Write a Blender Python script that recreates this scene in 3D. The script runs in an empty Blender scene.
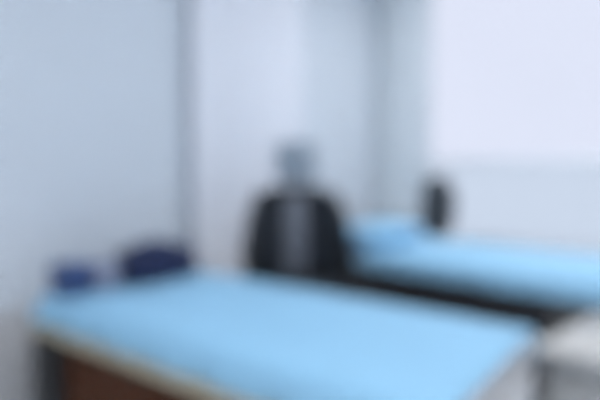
import bpy, bmesh, math, random
from mathutils import Vector, Matrix, noise

random.seed(4)
PI = math.pi
S = bpy.context.scene
C = S.collection


# ------------------------------------------------------------------ materials
def lin(r, g, b):
    f = lambda c: (c / 255 / 12.92) if c / 255 <= .04045 else ((c / 255 + .055) / 1.055) ** 2.4
    return (f(r), f(g), f(b), 1)


def mat(name, rgb, rough=.6, metal=0., var=.06, scale=8., bump=0., bscale=60., sheen=0., trans=0.):
    m = bpy.data.materials.new(name)
    m.use_nodes = True
    nt = m.node_tree
    b = nt.nodes['Principled BSDF']
    c = lin(*rgb)
    tc = nt.nodes.new('ShaderNodeTexCoord')
    n = nt.nodes.new('ShaderNodeTexNoise')
    n.inputs['Scale'].default_value = scale
    n.inputs['Detail'].default_value = 5
    nt.links.new(tc.outputs['Object'], n.inputs['Vector'])
    rp = nt.nodes.new('ShaderNodeValToRGB')
    rp.color_ramp.elements[0].position = .3
    rp.color_ramp.elements[1].position = .7
    rp.color_ramp.elements[0].color = [x * (1 - var) for x in c[:3]] + [1]
    rp.color_ramp.elements[1].color = [min(1, x * (1 + var)) for x in c[:3]] + [1]
    nt.links.new(n.outputs['Fac'], rp.inputs['Fac'])
    nt.links.new(rp.outputs['Color'], b.inputs['Base Color'])
    b.inputs['Roughness'].default_value = rough
    b.inputs['Metallic'].default_value = metal
    if sheen:
        b.inputs['Sheen Weight'].default_value = sheen
    if bump:
        n2 = nt.nodes.new('ShaderNodeTexNoise')
        n2.inputs['Scale'].default_value = bscale
        n2.inputs['Detail'].default_value = 4
        nt.links.new(tc.outputs['Object'], n2.inputs['Vector'])
        bp = nt.nodes.new('ShaderNodeBump')
        bp.inputs['Strength'].default_value = bump
        bp.inputs['Distance'].default_value = .004
        nt.links.new(n2.outputs['Fac'], bp.inputs['Height'])
        nt.links.new(bp.outputs['Normal'], b.inputs['Normal'])
    if trans:
        t = nt.nodes.new('ShaderNodeBsdfTranslucent')
        nt.links.new(rp.outputs['Color'], t.inputs['Color'])
        mx = nt.nodes.new('ShaderNodeMixShader')
        mx.inputs['Fac'].default_value = trans
        nt.links.new(b.outputs[0], mx.inputs[1])
        nt.links.new(t.outputs[0], mx.inputs[2])
        nt.links.new(mx.outputs[0], nt.nodes['Material Output'].inputs['Surface'])
    return m


def wood(name, a, b_, scale=3.):
    m = mat(name, a, .6, bump=.15, bscale=30)
    nt = m.node_tree
    b = nt.nodes['Principled BSDF']
    b.inputs['Specular IOR Level'].default_value = .25
    tc = [n for n in nt.nodes if n.type == 'TEX_COORD'][0]
    mp = nt.nodes.new('ShaderNodeMapping')
    mp.inputs['Scale'].default_value = (1, 9, 9)
    w = nt.nodes.new('ShaderNodeTexNoise')
    w.inputs['Scale'].default_value = scale
    w.inputs['Detail'].default_value = 6
    w.inputs['Distortion'].default_value = 1.2
    r = nt.nodes.new('ShaderNodeValToRGB')
    r.color_ramp.elements[0].position = .35
    r.color_ramp.elements[1].position = .68
    r.color_ramp.elements[0].color = lin(*a)
    r.color_ramp.elements[1].color = lin(*b_)
    nt.links.new(tc.outputs['Object'], mp.inputs['Vector'])
    nt.links.new(mp.outputs[0], w.inputs['Vector'])
    nt.links.new(w.outputs['Fac'], r.inputs['Fac'])
    nt.links.new(r.outputs['Color'], b.inputs['Base Color'])
    return m


def emit(name, rgb, k):
    m = bpy.data.materials.new(name)
    m.use_nodes = True
    nt = m.node_tree
    nt.nodes.clear()
    e = nt.nodes.new('ShaderNodeEmission')
    e.inputs['Color'].default_value = lin(*rgb)
    e.inputs['Strength'].default_value = k
    o = nt.nodes.new('ShaderNodeOutputMaterial')
    nt.links.new(e.outputs[0], o.inputs['Surface'])
    return m


def glass(name):
    m = bpy.data.materials.new(name)
    m.use_nodes = True
    nt = m.node_tree
    nt.nodes.clear()
    t = nt.nodes.new('ShaderNodeBsdfTransparent')
    t.inputs['Color'].default_value = (.97, .98, .985, 1)
    g = nt.nodes.new('ShaderNodeBsdfGlossy')
    g.inputs['Roughness'].default_value = .03
    fr = nt.nodes.new('ShaderNodeFresnel')
    fr.inputs['IOR'].default_value = 1.35
    mx = nt.nodes.new('ShaderNodeMixShader')
    o = nt.nodes.new('ShaderNodeOutputMaterial')
    nt.links.new(fr.outputs[0], mx.inputs['Fac'])
    nt.links.new(t.outputs[0], mx.inputs[1])
    nt.links.new(g.outputs[0], mx.inputs[2])
    nt.links.new(mx.outputs[0], o.inputs['Surface'])
    return m


def frosted(name):
    m = bpy.data.materials.new(name)
    m.use_nodes = True
    nt = m.node_tree
    nt.nodes.clear()
    t = nt.nodes.new('ShaderNodeBsdfTransparent')
    t.inputs['Color'].default_value = (.87, .915, .925, 1)
    d = nt.nodes.new('ShaderNodeBsdfTranslucent')
    d.inputs['Color'].default_value = (.86, .90, .91, 1)
    mx = nt.nodes.new('ShaderNodeMixShader')
    mx.inputs['Fac'].default_value = .5
    o = nt.nodes.new('ShaderNodeOutputMaterial')
    nt.links.new(t.outputs[0], mx.inputs[1])
    nt.links.new(d.outputs[0], mx.inputs[2])
    nt.links.new(mx.outputs[0], o.inputs['Surface'])
    return m


M = dict(
    wall=mat('wall_paint', (210, 217, 225), .8, var=.015, scale=2, bump=.1, bscale=120),
    dado=mat('dado_paint', (188, 188, 190), .6, var=.02, scale=3),
    ceil=mat('ceiling_paint', (240, 242, 245), .9, var=.01),
    floor=mat('vinyl_floor', (238, 237, 234), .75, var=.05, scale=14),
    trim=mat('white_trim', (236, 239, 243), .4, var=.01),
    sheet=mat('blue_sheet', (150, 200, 230), .75, var=.025, scale=5, bump=.25, bscale=220),
    cream=wood('pale_wood', (170, 160, 138), (186, 176, 154)),
    brown=wood('brown_wood', (62, 28, 2), (78, 38, 6)),
    blackmetal=mat('black_metal', (38, 38, 40), .45, .3, var=.08),
    vinyl=mat('black_vinyl', (36, 37, 41), .5, var=.1, bump=.2, bscale=90),
    greyvinyl=mat('grey_vinyl', (206, 206, 208), .55, var=.03),
    navy=mat('navy_cloth', (23, 38, 80), .9, var=.14, scale=20, bump=.4, bscale=300, sheen=.1),
    navy2=mat('faded_navy_cloth', (52, 76, 124), .9, var=.14, scale=20, bump=.4, bscale=300, sheen=.1),
    greycloth=mat('grey_cloth', (150, 156, 178), .9, var=.04, scale=10, bump=.3, bscale=300),
    blackcloth=mat('black_cloth', (32, 38, 46), .9, var=.12, scale=30, bump=.3, bscale=260),
    mesh=mat('grey_mesh', (118, 122, 132), .8, var=.1, scale=90, bump=.4, bscale=400),
    headmesh=mat('blue_grey_mesh', (146, 158, 170), .8, var=.08, scale=90, bump=.4, bscale=400),
    plastic=mat('black_plastic', (30, 31, 34), .4, var=.06),
    rubber=mat('rubber', (26, 26, 27), .8, var=.06),
    steel=mat('steel', (170, 172, 176), .3, .9, var=.04),
    canvas=mat('dark_grey_canvas', (66, 71, 76), .85, var=.12, scale=25, bump=.4, bscale=280),
    canvas2=mat('grey_webbing', (66, 70, 74), .85, var=.1, scale=40),
    curtain=mat('white_curtain', (240, 242, 249), .9, var=.015, scale=4, bump=.2, bscale=260, trans=.1),
    curtain2=mat('pale_drape', (244, 248, 250), .9, var=.015, scale=4, bump=.2, bscale=260, trans=.5),
    cabinet=mat('white_laminate', (232, 235, 240), .4, var=.01),
    glass=glass('window_glass'),
    frost=frosted('frosted_glass'),
    lamp=emit('added_lamp_diffuser', (240, 246, 255), 2.0),
)


# ------------------------------------------------------------------ helpers
def obj(name, bm, m, parent=None, smooth=True, bevel=0., subsurf=0):
    me = bpy.data.meshes.new(name)
    bmesh.ops.recalc_face_normals(bm, faces=bm.faces)
    bm.to_mesh(me)
    bm.free()
    me.materials.append(M[m])
    if smooth:
        for p in me.polygons:
            p.use_smooth = True
    o = bpy.data.objects.new(name, me)
    C.objects.link(o)
    if bevel:
        b = o.modifiers.new('bev', 'BEVEL')
        b.width = bevel
        b.segments = 3
        b.limit_method = 'ANGLE'
        b.angle_limit = math.radians(40)
        b.harden_normals = True
    if subsurf:
        s = o.modifiers.new('sub', 'SUBSURF')
        s.levels = s.render_levels = subsurf
    if parent:
        o.parent = parent
    return o


def box(bm, x0, x1, y0, y1, z0, z1):
    r = bmesh.ops.create_cube(bm, size=1)
    for v in r['verts']:
        v.co = Vector((x0 + (v.co.x + .5) * (x1 - x0), y0 + (v.co.y + .5) * (y1 - y0), z0 + (v.co.z + .5) * (z1 - z0)))
    return r['verts']


def bx(*a):
    bm = bmesh.new()
    box(bm, *a)
    return bm


def tube(bm, pts, r, seg=10, closed=False):
    pts = [Vector(p) for p in pts]
    rings = []
    n = len(pts)
    for i, p in enumerate(pts):
        a = pts[(i - 1) % n] if closed or i else p
        b = pts[(i + 1) % n] if closed or i < n - 1 else p
        t = (b - a).normalized()
        up = Vector((0, 0, 1)) if abs(t.z) < .9 else Vector((1, 0, 0))
        u = t.cross(up).normalized()
        v = t.cross(u)
        rr = r[i] if isinstance(r, (list, tuple)) else r
        rings.append([bm.verts.new(p + (u * math.cos(2 * PI * k / seg) + v * math.sin(2 * PI * k / seg)) * rr) for k in range(seg)])
    m = n if closed else n - 1
    for i in range(m):
        A, B = rings[i], rings[(i + 1) % n]
        for k in range(seg):
            bm.faces.new((A[k], A[(k + 1) % seg], B[(k + 1) % seg], B[k]))
    if not closed:
        bm.faces.new(rings[0][::-1])
        bm.faces.new(rings[-1])


def lathe(bm, prof, c=(0, 0, 0), seg=24):
    rings = []
    for r, z in prof:
        rings.append([bm.verts.new((c[0] + r * math.cos(2 * PI * k / seg), c[1] + r * math.sin(2 * PI * k / seg), c[2] + z)) for k in range(seg)])
    for A, B in zip(rings, rings[1:]):
        for k in range(seg):
            bm.faces.new((A[k], A[(k + 1) % seg], B[(k + 1) % seg], B[k]))
    bm.faces.new(rings[0][::-1])
    bm.faces.new(rings[-1])


def pillow_bm(sx, sy, sz, n=22, pw=2.6, amp=.006, seed=0., curve=None):
    """a padded slab: superellipse outline, thickness falling to a seam"""
    bm = bmesh.new()
    g = {}
    for side in (1, -1):
        for i in range(n + 1):
            for j in range(n + 1):
                a, b = -1 + 2 * i / n, -1 + 2 * j / n
                edge = i in (0, n) or j in (0, n)
                if edge and side == -1:
                    g[(side, i, j)] = g[(1, i, j)]
                    continue
                h = (max(0, 1 - abs(a) ** pw) * max(0, 1 - abs(b) ** pw)) ** .45
                k = 1 - .06 * (a * a * b * b)
                p = Vector((a * sx / 2 * k, b * sy / 2 * k, side * h * sz / 2))
                p += Vector((0, 0, 1)) * amp * noise.noise(Vector((a * 2.3 + seed, b * 2.3, side * .7 + seed)))
                if curve:
                    p = curve(p)
                g[(side, i, j)] = bm.verts.new(p)
    for side in (1, -1):
        for i in range(n):
            for j in range(n):
                q = [g[(side, i, j)], g[(side, i + 1, j)], g[(side, i + 1, j + 1)], g[(side, i, j + 1)]]
                bm.faces.new(q if side == 1 else q[::-1])
    return bm


def xf(bm, m):
    bmesh.ops.transform(bm, matrix=m, verts=bm.verts)
    return bm


def thing(name, label, cat, loc=(0, 0, 0), rz=0., group=None):
    o = bpy.data.objects.new(name, None)
    o.empty_display_size = .1
    C.objects.link(o)
    o.location = loc
    o.rotation_euler = (0, 0, rz)
    return tag(o, label, cat, group)


def tag(o, label, cat, group=None):
    o['label'] = label
    o['category'] = cat
    if group:
        o['group'] = group
    return o


def struct(o):
    o['kind'] = 'structure'
    return o


def dup(src, parent, loc, rz=None):
    c = src.copy()
    C.objects.link(c)
    c.parent = parent
    c.location = loc
    if rz is not None:
        c.rotation_euler = (0, 0, rz)
    for ch in src.children:
        d = ch.copy()
        C.objects.link(d)
        d.parent = c
    return c


# ------------------------------------------------------------------ the room
# X runs along the beds (head wall at the low end), Y across them towards the window wall
X0, X1, Y0, Y1, H = -.30, 3.9, -2.6, 3.5, 3.15
T = .15
struct(obj('floor', bx(X0 - T, X1 + T, Y0 - T, Y1 + T, -.12, 0), 'floor', smooth=False))
struct(obj('ceiling', bx(X0 - T, X1 + T, Y0 - T, Y1 + T, H, H + .12), 'ceil', smooth=False))
struct(obj('wall_head', bx(X0 - T, X0, Y0 - T, Y1 + T, 0, H), 'wall', smooth=False))
struct(obj('wall_foot', bx(X1, X1 + T, Y0 - T, Y1 + T, 0, H), 'wall', smooth=False))
struct(obj('wall_near', bx(X0, X1, Y0 - T, Y0, 0, H), 'wall', smooth=False))
WX0, WX1, WZ0, WZ1 = -.14, 3.2, .60, 3.02  # opening extended behind the drape and down the wall to brighten both
bm = bmesh.new()
box(bm, X0, WX0, Y1, Y1 + T, 0, H)
box(bm, WX1, X1, Y1, Y1 + T, 0, H)
box(bm, WX0, WX1, Y1, Y1 + T, 0, WZ0)
box(bm, WX0, WX1, Y1, Y1 + T, WZ1, H)
struct(obj('wall_window', bm, 'wall', smooth=False))
win = bpy.data.objects.new('window_1', None)
C.objects.link(win)
win.location = (WX0, Y1, WZ0)
struct(win)
w_, h_ = WX1 - WX0, WZ1 - WZ0
bm = bmesh.new()
for a in ((0, .05, .04, .10, 0, h_), (w_ - .05, w_, .04, .10, 0, h_), (.05, w_ - .05, .04, .10, 0, .05),
          (.05, w_ - .05, .04, .10, h_ - .05, h_), (2.00, 2.05, .04, .10, .74, h_ - .05), (.05, w_ - .05, .04, .10, .69, .74)):
    box(bm, *a)
obj('window_frame', bm, 'trim', win, smooth=False, bevel=.006)
obj('window_pane', bx(.05, 2.00, .066, .072, .74, h_ - .05), 'glass', win, smooth=False)
obj('window_pane', bx(2.05, w_ - .05, .066, .072, .74, h_ - .05), 'glass', win, smooth=False)
obj('added_frosted_pane', bx(.05, w_ - .05, .066, .072, .05, .69), 'frost', win, smooth=False)  # lower pane added in place of plain wall to make it brighter
obj('window_sill', bx(-.02, w_ + .04, -.05, .04, -.025, 0), 'trim', win, smooth=False, bevel=.006)
# painted grey band along the foot of the walls
struct(obj('trim_1', bx(X0, X0 + .008, Y0, Y1, 0, .58), 'dado', smooth=False))
struct(obj('trim_2', bx(X0 + .008, X1, Y1 - .008, Y1, 0, .58), 'dado', smooth=False))
struct(obj('baseboard_head', bx(X0 + .008, X0 + .020, Y0, Y1 - .02, 0, .08), 'trim', smooth=False, bevel=.003))
struct(obj('baseboard_window', bx(X0 + .020, X1, Y1 - .020, Y1 - .008, 0, .08), 'trim', smooth=False, bevel=.003))


# ------------------------------------------------------------------ curtains
def curtain_bm(length, z0, z1, waves, amp, seed, taper=0.):
    nx, nz = int(waves * 14), 26
    bm = bmesh.new()
    rows = []
    for j in range(nz + 1):
        v = j / nz
        z = z0 + (z1 - z0) * v
        row = []
        for i in range(nx + 1):
            u = i / nx
            ph = 2 * PI * waves * u + .9 * noise.noise(Vector((u * 5, seed, 0)))
            a = amp * (.75 + .5 * noise.noise(Vector((u * 4, seed + 3, v * .6)))) * (1.05 - .35 * v)
            s = math.sin(ph)
            d = a * (s + .25 * math.sin(2 * ph + seed)) + .012 * noise.noise(Vector((u * 9, v * 3, seed)))
            along = u * length + .25 * a * math.cos(ph) + taper * (1 - v) * (u - .5)
            row.append(bm.verts.new((d, along, z)))
        rows.append(row)
    for A, B in zip(rows, rows[1:]):
        for i in range(nx):
            bm.faces.new((A[i], A[i + 1], B[i + 1], B[i]))
    return bm


def curtain(name, label, loc, rz, length, z0, z1, waves, amp, seed, m, hk=.038, taper=0.):
    t = thing(name, label, 'curtain', loc, rz)
    f = obj('curtain_fabric', curtain_bm(length, z0, z1, waves, amp, seed, taper), m, t)
    sm = f.modifiers.new('th', 'SOLIDIFY')
    sm.thickness = .003
    bm = bmesh.new()
    tube(bm, [(0, -.01, z1 - .015), (0, length * .5, z1 - .015), (0, length + .01, z1 - .015)], .012, 8)
    obj('heading_tape', bm, 'trim', t)
    for k in range(9):
        y = length * (k + .5) / 9
        bm = bmesh.new()
        tube(bm, [(0, y, z1 - .02), (0, y, z1 + hk)], .004, 6)
        obj('hook', bm, 'steel', t)
    return t


curtain('privacy_curtain', 'white folded privacy curtain hanging on the wall behind the office chair', (X0 + .06, 1.07, 0), 0, 1.10, .12, 2.98, 8, .019, 1.3, 'curtain')
tr = thing('curtain_track', 'white curtain track fixed above the privacy curtain on the head wall', 'curtain track', (X0 + .06, 1.0, 3.02))
obj('rail', bx(-.012, .012, 0, 2.3, 0, .03), 'trim', tr, smooth=False, bevel=.003)
for y in (.1, 1.15, 2.2):
    obj('bracket', bx(-.0595, -.012, y - .01, y + .01, .005, .025), 'trim', tr, smooth=False)
curtain('window_drape', 'pale gathered drape beside the left edge of the bright window', (.30, Y1 - .13, 0), PI / 2, .57, .72, 3.04, 5, .026, 4.2, 'curtain2', .034)
tr = thing('drape_rail', 'white drape rail above the bright window', 'curtain rail', (X0 + .06, Y1 - .13, 3.09))
bm = bmesh.new()
tube(bm, [(0, 0, 0), (1.6, 0, 0), (3.3, 0, 0)], .014, 10)
obj('rod', bm, 'trim', tr)
for x in (.1, 1.6, 3.2):
    obj('bracket', bx(x - .008, x + .008, .012, .13, -.008, .008), 'trim', tr, smooth=False)


# ------------------------------------------------------------------ sheets
def sheet_bm(x0, x1, y0, y1, z, dxl, dxh, dyl, dyh, seed, step=.025, r=.03, lift=None, flare=.012):
    def axis(lo, hi, dl, dh):
        a = [lo - dl + (r * .57 if dl else 0)]
        n = int((hi - lo + dl + dh) / step)
        s, e = lo - dl, hi + dh
        return [s + (e - s) * i / n for i in range(n + 1)]

    def edge(c, lo, hi):
        a = PI * r / 2
        if c > hi - r:
            e = c - (hi - r)
            return (hi - r + r * math.sin(e / r), r - r * math.cos(e / r), 1) if e < a else (hi, r + e - a, 1)
        if c < lo + r:
            e = lo + r - c
            return (lo + r - r * math.sin(e / r), r - r * math.cos(e / r), -1) if e < a else (lo, r + e - a, -1)
        return (c, 0, 0)
    bm = bmesh.new()
    g = []
    for cx in axis(x0, x1, dxl, dxh):
        row = []
        for cy in axis(y0, y1, dyl, dyh):
            px, fx, sx = edge(cx, x0, x1)
            py, fy, sy = edge(cy, y0, y1)
            f = max(fx, fy)
            p = Vector((px, py, z - f))
            w = noise.noise(Vector((px * 5 + seed, py * 5, 0))) * .0035 + noise.noise(Vector((px * 1.7, py * 4.2 + seed, 3))) * .004
            if f < r:
                p.z += w * (1 - f / r) + .003
                if lift:
                    p.z += lift(px, py)
            else:
                k = min(1, (f - r) / .1)
                ripple = flare * k * (math.sin((px + py) * 22 + seed) + .6 * math.sin((px - py) * 41 + seed)) * .5 + .5 * flare * k
                if fy >= fx:
                    p.y += sy * (ripple + .004)
                if fx >= fy:
                    p.x += sx * (ripple + .004)
                p.z += .010 * k * noise.noise(Vector((px * 4, py * 4, seed)))
                cmin = min(fx, fy)
                if cmin > r:
                    p.x += sx * .018 * min(1, (cmin - r) / .08)
                    p.y += sy * .018 * min(1, (cmin - r) / .08)
            row.append(bm.verts.new(p))
        g.append(row)
    for A, B in zip(g, g[1:]):
        for i in range(len(A) - 1):
            bm.faces.new((A[i], B[i], B[i + 1], A[i + 1]))
    bmesh.ops.remove_doubles(bm, verts=bm.verts, dist=.0005)
    return bm


# ------------------------------------------------------------------ the near bed
ZT = .70
BL, BW = 1.80, .80
bed = thing('treatment_bed', 'near treatment bed with pale wood rail, brown side panel and dark legs', 'bed', (0, 0, 0))
f0, f1, g0, g1 = -.02, 1.83, -.03, .86
obj('mattress', bx(.01, BL - .01, .01, BW - .01, .585, ZT - .004), 'greyvinyl', bed, bevel=.025)
bm = bmesh.new()
box(bm, f0, f1, g0, g0 + .035, .55, .585)
box(bm, f0, f1 - .09, g1 - .035, g1, .55, .585)
box(bm, f0, f0 + .035, g0 + .035, g1 - .035, .55, .585)
box(bm, f0 + .035, f1 - .05, g0 + .035, g1 - .035, .57, .585)
obj('rail', bm, 'cream', bed, smooth=False, bevel=.004)
for lx in (f0 + .004, f1 - .075):
    for ly in (g0 + .005, g1 - .05):
        far = lx > 1 and ly > .5
        lg = obj('leg', bx(lx, lx + (.07 if lx > 1 else .19), ly - (.10 if far else 0), ly + .07, .012, .585 if far else .54), 'blackmetal', bed, smooth=False, bevel=.008)
        obj('foot_pad', bx(lx - .003, lx + (.073 if lx > 1 else .193), ly - (.103 if far else .003), ly + .073, 0, .012), 'rubber', lg, smooth=False)
sp = obj('side_panel', bx(f0 + .24, 1.45, .0, .018, .10, .55), 'brown', bed, smooth=False, bevel=.004)
obj('side_panel', bx(f0 + .24, 1.45, g1 - .048, g1 - .03, .10, .55), 'brown', bed, smooth=False, bevel=.004)
obj('lower_shelf', bx(f0 + .24, 1.45, .018, g1 - .048, .10, .118), 'brown', bed, smooth=False)
obj('end_board', bx(f1 - .03, f1 - .012, g0 + .08, g1 - .18, .10, .60), 'greyvinyl', bed, smooth=False, bevel=.004)
s = tag(obj('bed_sheet', sheet_bm(0, BL, 0, BW, ZT, .10, .0, .105, .10, 1.0), 'sheet'), 'light blue sheet spread over the near treatment bed', 'sheet')
s.modifiers.new('th', 'SOLIDIFY').thickness = .003

# ------------------------------------------------------------------ the far bed
FX, FY, FW, FL = .12, 1.93, .96, 2.05
FR = math.radians(-8)
bed2 = thing('treatment_bed', 'far treatment bed with black cushion and black frame along the window wall', 'bed', (FX, FY, 0), FR)
obj('cushion', bx(.01, FL - .01, .01, FW - .01, .60, ZT - .004), 'vinyl', bed2, bevel=.03)
bm = bmesh.new()
box(bm, .03, 1.54, .02, .06, .385, .60)
box(bm, .03, 1.54, FW - .06, FW - .02, .385, .60)
box(bm, .03, .07, .06, FW - .06, .385, .60)
box(bm, 1.50, 1.54, .06, FW - .06, .385, .60)
obj('frame', bm, 'vinyl', bed2, smooth=False, bevel=.006)
obj('platform', bx(.07, FL - .06, .06, FW - .06, .575, .60), 'blackmetal', bed2, smooth=False)
for lx in (.05, 1.02):
    for ly in (.03, FW - .09):
        lg = obj('leg', bx(lx, lx + .06, ly, ly + .06, .012, .385), 'blackmetal', bed2, smooth=False, bevel=.006)
        obj('foot_pad', bx(lx - .004, lx + .064, ly - .004, ly + .064, 0, .012), 'rubber', lg, smooth=False)
s = tag(obj('bed_sheet', sheet_bm(0, FL, 0, FW, ZT, .11, .11, .09, .11, 5.0), 'sheet'), 'light blue sheet spread over the far bed below the window', 'sheet')
s.location = (FX, FY, 0)
s.rotation_euler.z = FR
s.modifiers.new('th', 'SOLIDIFY').thickness = .003
p = obj('pillow', pillow_bm(.38, .68, .15, seed=2.2), 'sheet')
p.rotation_euler.z = FR
p.location = (FX + .27, FY + .37, ZT + .086)
tag(p, 'light blue pillow at the head of the far bed beside the office chair', 'pillow')


# ------------------------------------------------------------------ clothes on the near bed
def folded_bm(sx, sy, hs, seed, wob=.02):
    """a folded garment: soft rounded layers, each folded over on one side"""
    bm = bmesh.new()
    z = 0
    for k, h in enumerate(hs):
        a = sx * (1 - .05 * k) + wob * noise.noise(Vector((k * 3.1, seed, 0)))
        b = sy * (1 - .05 * k) + wob * noise.noise(Vector((k * 2.7, 0, seed)))
        n = 16
        rings = []
        for i in range(n + 1):
            u = -1 + 2 * i / n
            row = []
            m = 18
            for j in range(m):
                t = 2 * PI * j / m
                cy, cz = math.cos(t), math.sin(t)
                yy = math.copysign(abs(cy) ** .35, cy)
                zz = math.copysign(abs(cz) ** .7, cz)
                e = (1 - abs(u) ** 6) ** .5 if abs(u) < 1 else 0.
                e = max(e, .12)
                p = Vector((u * a / 2, yy * b / 2 * (.9 + .1 * e), z + h / 2 + zz * h / 2 * e))
                q = noise.noise_vector(p * 11 + Vector((seed, k, 0)))
                p += Vector((q.x * .010, q.y * .014, q.z * .010 * (1 if zz > 0 else .1)))
                p.z = max(p.z, .001)
                row.append(bm.verts.new(p))
            rings.append(row)
        for A, B in zip(rings, rings[1:]):
            for j in range(m):
                bm.faces.new((A[j], A[(j + 1) % m], B[(j + 1) % m], B[j]))
        bm.faces.new(rings[0][::-1])
        bm.faces.new(rings[-1])
        z += h * .93
    return bm


ZS = ZT + .008
j = thing('folded_jacket', 'dark navy jacket folded in a bulky pile nearest the curtain', 'jacket', (.13, .505, ZS), .05)
obj('body', folded_bm(.23, .43, (.060, .055, .040), 2.0, .012), 'navy', j, subsurf=1)
bm = bmesh.new()
tube(bm, [(-.06, -.15, .127), (-.03, -.06, .160), (0, .04, .163), (.02, .12, .14), (.015, .145, .10)], [.02, .03, .03, .026, .018], 10)
obj('sleeve', bm, 'navy', j, subsurf=1)
bm = bmesh.new()
tube(bm, [(.075, -.09, .13), (.06, -.02, .153), (.065, .06, .145), (.08, .11, .115)], [.012, .02, .02, .012], 10)
obj('collar', bm, 'navy', j, subsurf=1)
t = tag(obj('folded_towel', folded_bm(.17, .115, (.044, .040, .036), 7.0, .006), 'greycloth', subsurf=1), 'grey towel folded between two navy garment piles on near bed', 'towel')
t.location = (.115, .224, ZS)
t = thing('folded_trousers', 'navy trousers folded beside the grey towel at the outer bed corner', 'trousers', (.105, .09, ZS), 0)
for k_ in range(3):
    o = obj('leg', folded_bm(.18 - .008 * k_, .120, (.045,), 11.0 + k_, .006), 'navy2', t, subsurf=1)
    o.location.z = .043 * k_
bm = bmesh.new()
tube(bm, [(-.082, -.05, .075), (-.087, 0, .09), (-.082, .05, .075)], .012, 8)
obj('waistband', bm, 'navy2', t, subsurf=1)

# ------------------------------------------------------------------ the office chair
ch = thing('office_chair', 'black high-back office chair with grey headrest standing between the two beds', 'chair', (.483, 1.23, 0), math.radians(-42))
# chair's own frame: it faces +x, backrest at the low-x side
bm = bmesh.new()
lathe(bm, [(.028, .07), (.045, .075), (.045, .13), (.030, .14), (.030, .30), (.018, .31), (.018, .50)], seg=20)
obj('gas_column', bm, 'plastic', ch)
base = obj('base_hub', None or (lambda b: (lathe(b, [(.03, .075), (.06, .08), (.055, .125), (.04, .135)], seg=20), b)[1])(bmesh.new()), 'plastic', ch)
cas0 = None
for k in range(5):
    a = 2 * PI * k / 5 + .3
    d = Vector((math.cos(a), math.sin(a), 0))
    bm = bmesh.new()
    tube(bm, [d * .045 + Vector((0, 0, .105)), d * .16 + Vector((0, 0, .10)), d * .27 + Vector((0, 0, .078))], [.026, .022, .016], 8)
    obj('base_spoke', bm, 'plastic', ch)
    if cas0 is None:
        bm = bmesh.new()
        for s_ in (-1, 1):
            b2 = bmesh.new()
            lathe(b2, [(.010, -.010), (.026, -.008), (.028, 0), (.026, .008), (.010, .010)], seg=18)
            xf(b2, Matrix.Translation((0, s_ * .016, .028)) @ Matrix.Rotation(PI / 2, 4, 'X'))
            me = bpy.data.meshes.new('tmp')
            b2.to_mesh(me)
            bm.from_mesh(me)
            bpy.data.meshes.remove(me)
            b2.free()
        box(bm, -.012, .012, -.008, .008, .026, .066)
        cas0 = obj('caster', bm, 'plastic', ch)
        cas0.location = d * .27
        cas0.rotation_euler.z = a + .5
    else:
        dup(cas0, ch, d * .27, a + .5 + k)
bm = pillow_bm(.48, .50, .10, pw=5, amp=.004, seed=3)
xf(bm, Matrix.Translation((.03, 0, .545)))
obj('seat', bm, 'blackcloth', ch)
obj('seat_plate', bx(-.12, .14, -.11, .11, .475, .51), 'plastic', ch, smooth=False, bevel=.008)


def backcurve(z):
    return -.215 - .10 * max(0, (z - .6)) + .05 * math.sin((z - .6) * 5)


bm = bmesh.new()
outl = []
zs0, zs1 = .57, 1.12
N = 44
for k in range(N):
    t_ = 2 * PI * k / N
    cy, cz = math.cos(t_), math.sin(t_)
    zz = (zs0 + zs1) / 2 + (zs1 - zs0) / 2 * math.copysign(abs(cz) ** .55, cz)
    wid = .31 - .05 * max(0, (zz - .72) / .4)
    yy = wid * math.copysign(abs(cy) ** .6, cy)
    outl.append((backcurve(zz) - .02 + .05 * (abs(yy) / .25) ** 2, yy, zz))
tube(bm, outl, .021, 10, closed=True)
bk = obj('back_frame', bm, 'plastic', ch)


def backpanel(y0, y1, z0, z1, off, th, bulge=0.):
    bm = bmesh.new()
    n = 16
    g = []
    for i in range(n + 1):
        row = []
        for j_ in range(n + 1):
            z = z0 + (z1 - z0) * i / n
            v = -1 + 2 * j_ / n
            wid_s = 1 - .16 * max(0, (z - .72) / .4)
            y = (y0 + (y1 - y0) * j_ / n) * wid_s
            x = backcurve(z) + off + .05 * (abs(y) / .25) ** 2 + bulge * (1 - v ** 4) * (1 - (2 * i / n - 1) ** 4)
            row.append(bm.verts.new((x, y, z)))
        g.append(row)
    for A, B in zip(g, g[1:]):
        for j_ in range(n):
            bm.faces.new((A[j_], A[j_ + 1], B[j_ + 1], B[j_]))
    return bm


for y0, y1 in ((-.30, -.066), (.066, .30)):
    o = obj('back_panel', backpanel(y0, y1, .59, 1.10, -.015, .03, .012), 'blackcloth', ch)
    o.modifiers.new('th', 'SOLIDIFY').thickness = .03
o = obj('back_panel', backpanel(-.064, .064, .59, 1.10, -.005, .03, .012), 'mesh', ch)
o['label'] = 'grey mesh centre strip'
o.modifiers.new('th', 'SOLIDIFY').thickness = .022
bm = bmesh.new()
tube(bm, [(-.10, 0, .49), (-.20, 0, .50), (-.275, 0, .56), (-.27, 0, .70), (-.285, 0, .90)], [.03, .03, .028, .024, .02], 10)
obj('back_spine', bm, 'plastic', ch)
bm = bmesh.new()
for s_ in (-1, 1):
    tube(bm, [(backcurve(1.12) - .02, s_ * .035, 1.12), (backcurve(1.16) - .02, s_ * .04, 1.2), (-.25, s_ * .04, 1.27)], .009, 8)
obj('headrest_bracket', bm, 'plastic', ch)
bm = pillow_bm(.25, .25, .07, pw=3.6, amp=.002, seed=6)
xf(bm, Matrix.Translation((-.235, 0, 1.285)) @ Matrix.Rotation(math.radians(83), 4, 'Y'))
o = obj('headrest', bm, 'headmesh', ch)
o['label'] = 'blue-grey mesh headrest'
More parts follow.
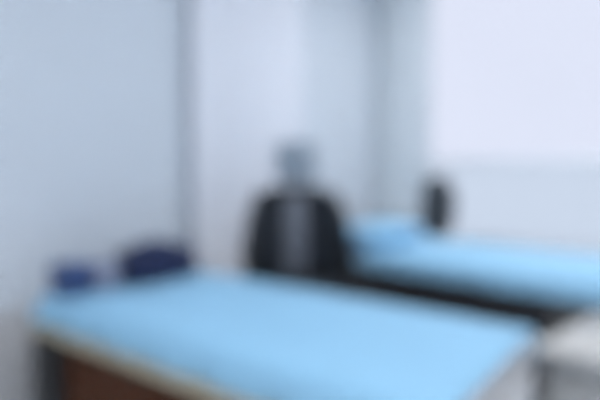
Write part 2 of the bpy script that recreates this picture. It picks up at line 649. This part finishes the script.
for s_ in (-1, 1):
    bm = bmesh.new()
    tube(bm, [(.0, s_ * .16, .495), (.0, s_ * .315, .50), (.0, s_ * .3255, .56), (-.10, s_ * .30, .76)], .02, 10)
    ap = obj('arm_post', bm, 'plastic', ch)
    bm = pillow_bm(.27, .10, .05, n=14, pw=5, amp=0)
    xf(bm, Matrix.Translation((-.09, s_ * .298, .775)))
    obj('armrest', bm, 'plastic', ch)

# ------------------------------------------------------------------ bedside cabinet and backpack
cb = thing('bedside_cabinet', 'white bedside cabinet between far bed and window wall under the backpack', 'cabinet', (.15, 3.0, 0))
obj('body', bx(0, .48, .02, .33, .06, .655), 'cabinet', cb, smooth=False, bevel=.003)
obj('top', bx(-.01, .49, -.005, .335, .655, .68), 'cabinet', cb, smooth=False, bevel=.004)
obj('plinth', bx(.02, .46, .04, .31, 0, .06), 'vinyl', cb, smooth=False)
d = obj('door', bx(.006, .474, .002, .02, .07, .46), 'cabinet', cb, smooth=False, bevel=.003)
obj('handle', bx(.43, .442, -.018, .002, .24, .36), 'steel', d, smooth=False)
d = obj('drawer', bx(.006, .474, .002, .02, .468, .648), 'cabinet', cb, smooth=False, bevel=.003)
obj('handle', bx(.18, .30, -.018, .002, .552, .564), 'steel', d, smooth=False)

bp = thing('backpack', 'dark grey upright backpack standing on the white cabinet below the window', 'backpack', (.46, 3.155, .68), math.radians(-15))


def pack_bm(w, d_, h, base=0., seed=0.):
    bm = bmesh.new()
    rings = []
    nz, m = 18, 28
    for i in range(nz + 1):
        v = i / nz
        k = (1 - abs(2 * v - 1) ** 5) ** .4 if 0 < v < 1 else .55
        k = max(k, .55) * (1.0 - .14 * v)
        row = []
        for j_ in range(m):
            t_ = 2 * PI * j_ / m
            cx, cy = math.cos(t_), math.sin(t_)
            p = Vector((w / 2 * k * math.copysign(abs(cx) ** .6, cx), d_ / 2 * k * math.copysign(abs(cy) ** .7, cy), base + v * h))
            q = noise.noise(p * 9 + Vector((seed, 0, 0)))
            p += Vector((cx, cy, 0)) * .008 * q
            row.append(bm.verts.new(p))
        rings.append(row)
    for A, B in zip(rings, rings[1:]):
        for j_ in range(m):
            bm.faces.new((A[j_], A[(j_ + 1) % m], B[(j_ + 1) % m], B[j_]))
    bm.faces.new(rings[0][::-1])
    bm.faces.new(rings[-1])
    return bm


obj('body', pack_bm(.31, .18, .50), 'canvas', bp)
bm = pack_bm(.20, .07, .22, .05, 3)
xf(bm, Matrix.Translation((0, -.085, 0)))
obj('front_pocket', bm, 'canvas', bp)
bm = bmesh.new()
tube(bm, [(-.035, .02, .475), (-.03, .02, .51), (0, .02, .52), (.03, .02, .51), (.035, .02, .475)], .007, 8)
obj('grab_handle', bm, 'canvas2', bp)
for s_ in (-1, 1):
    bm = bmesh.new()
    tube(bm, [(s_ * .05, .07, .44), (s_ * .075, .115, .38), (s_ * .085, .125, .26), (s_ * .085, .10, .13), (s_ * .08, .075, .06)], .014, 8)
    obj('shoulder_strap', bm, 'canvas2', bp)
bm = bmesh.new()
tube(bm, [(-.112, -.045, .34), (-.09, -.078, .40), (0, -.083, .425), (.09, -.078, .40), (.112, -.045, .34)], .004, 6)
obj('zip', bm, 'canvas2', bp)

# ------------------------------------------------------------------ added ceiling lamps (unseen, to light the room) and daylight
for k, (x, y) in enumerate(((1.9, -.9), (1.6, 2.6), (3.2, -1.3))):
    lp = thing('added_ceiling_lamp', ('added unseen ceiling light panel on the near bed side', 'added unseen ceiling light panel above the far bed', 'added unseen ceiling light panel beyond the bed foot')[k], 'ceiling light', (x, y, H))
    bm = bmesh.new()
    for a in ((-.31, .31, -.31, -.29), (-.31, .31, .29, .31), (-.31, -.29, -.29, .29), (.29, .31, -.29, .29)):
        box(bm, *a, -.03, 0)
    obj('frame', bm, 'trim', lp, smooth=False)
    obj('diffuser', bx(-.29, .29, -.29, .29, -.012, -.002), 'lamp', lp, smooth=False)
    ld = bpy.data.lights.new('added_panel_light', 'AREA')
    ld.shape = 'SQUARE'
    ld.size = .56
    ld.energy = (22, 36, 19)[k]
    ld.color = (.98, .985, 1)
    lo = bpy.data.objects.new('added_panel_light', ld)
    C.objects.link(lo)
    lo.location = (0, 0, -.035)
    lo.parent = lp

w = bpy.data.worlds.new('overcast_sky')
S.world = w
w.use_nodes = True
nt = w.node_tree
bg = nt.nodes['Background']
bg.inputs['Color'].default_value = lin(229, 233, 251)
bg.inputs['Strength'].default_value = .93
pl = bpy.data.lights.new('window_daylight', 'AREA')
pl.shape = 'RECTANGLE'
pl.size, pl.size_y = WX1 - WX0 - .1, WZ1 - WZ0 - .1
pl.cycles.is_portal = True
po = bpy.data.objects.new('window_daylight', pl)
C.objects.link(po)
po.location = ((WX0 + WX1) / 2, Y1 + .18, (WZ0 + WZ1) / 2)
po.rotation_euler = (math.radians(-90), 0, 0)

# ------------------------------------------------------------------ camera
cam = bpy.data.cameras.new('camera')
cam.sensor_width = 36
cam.lens = 515.5 / 600 * 36
cam.clip_start = .02
co = bpy.data.objects.new('camera', cam)
C.objects.link(co)
co.location = (2.207, -1.041, ZT + .526)
fw = math.radians(127.54)
pit = math.radians(-3.163)
dv = Vector((math.cos(fw) * math.cos(pit), math.sin(fw) * math.cos(pit), math.sin(pit)))
co.rotation_euler = dv.to_track_quat('-Z', 'Y').to_euler()
# the photograph is taken far out of focus: the lens is set very close
cam.dof.use_dof = True
cam.dof.focus_distance = .15
BLUR = 30.0                                   # diameter of the blur disc in pixels
ap = BLUR / (515.5 * (1 / .15 - 1 / 3.0))     # aperture diameter in metres
cam.dof.aperture_fstop = (cam.lens / 1000) / ap
S.camera = co

S.cycles.use_denoising = True
S.cycles.denoiser = 'OPENIMAGEDENOISE'
S.cycles.denoising_input_passes = 'RGB'
S.cycles.sampling_pattern = 'TABULATED_SOBOL'
S.cycles.max_bounces = 10
S.cycles.diffuse_bounces = 6
S.view_settings.view_transform = 'Standard'
S.view_settings.look = 'None'
S.view_settings.gamma = 1
S.view_settings.use_curve_mapping = False
S.view_settings.exposure = 0.16
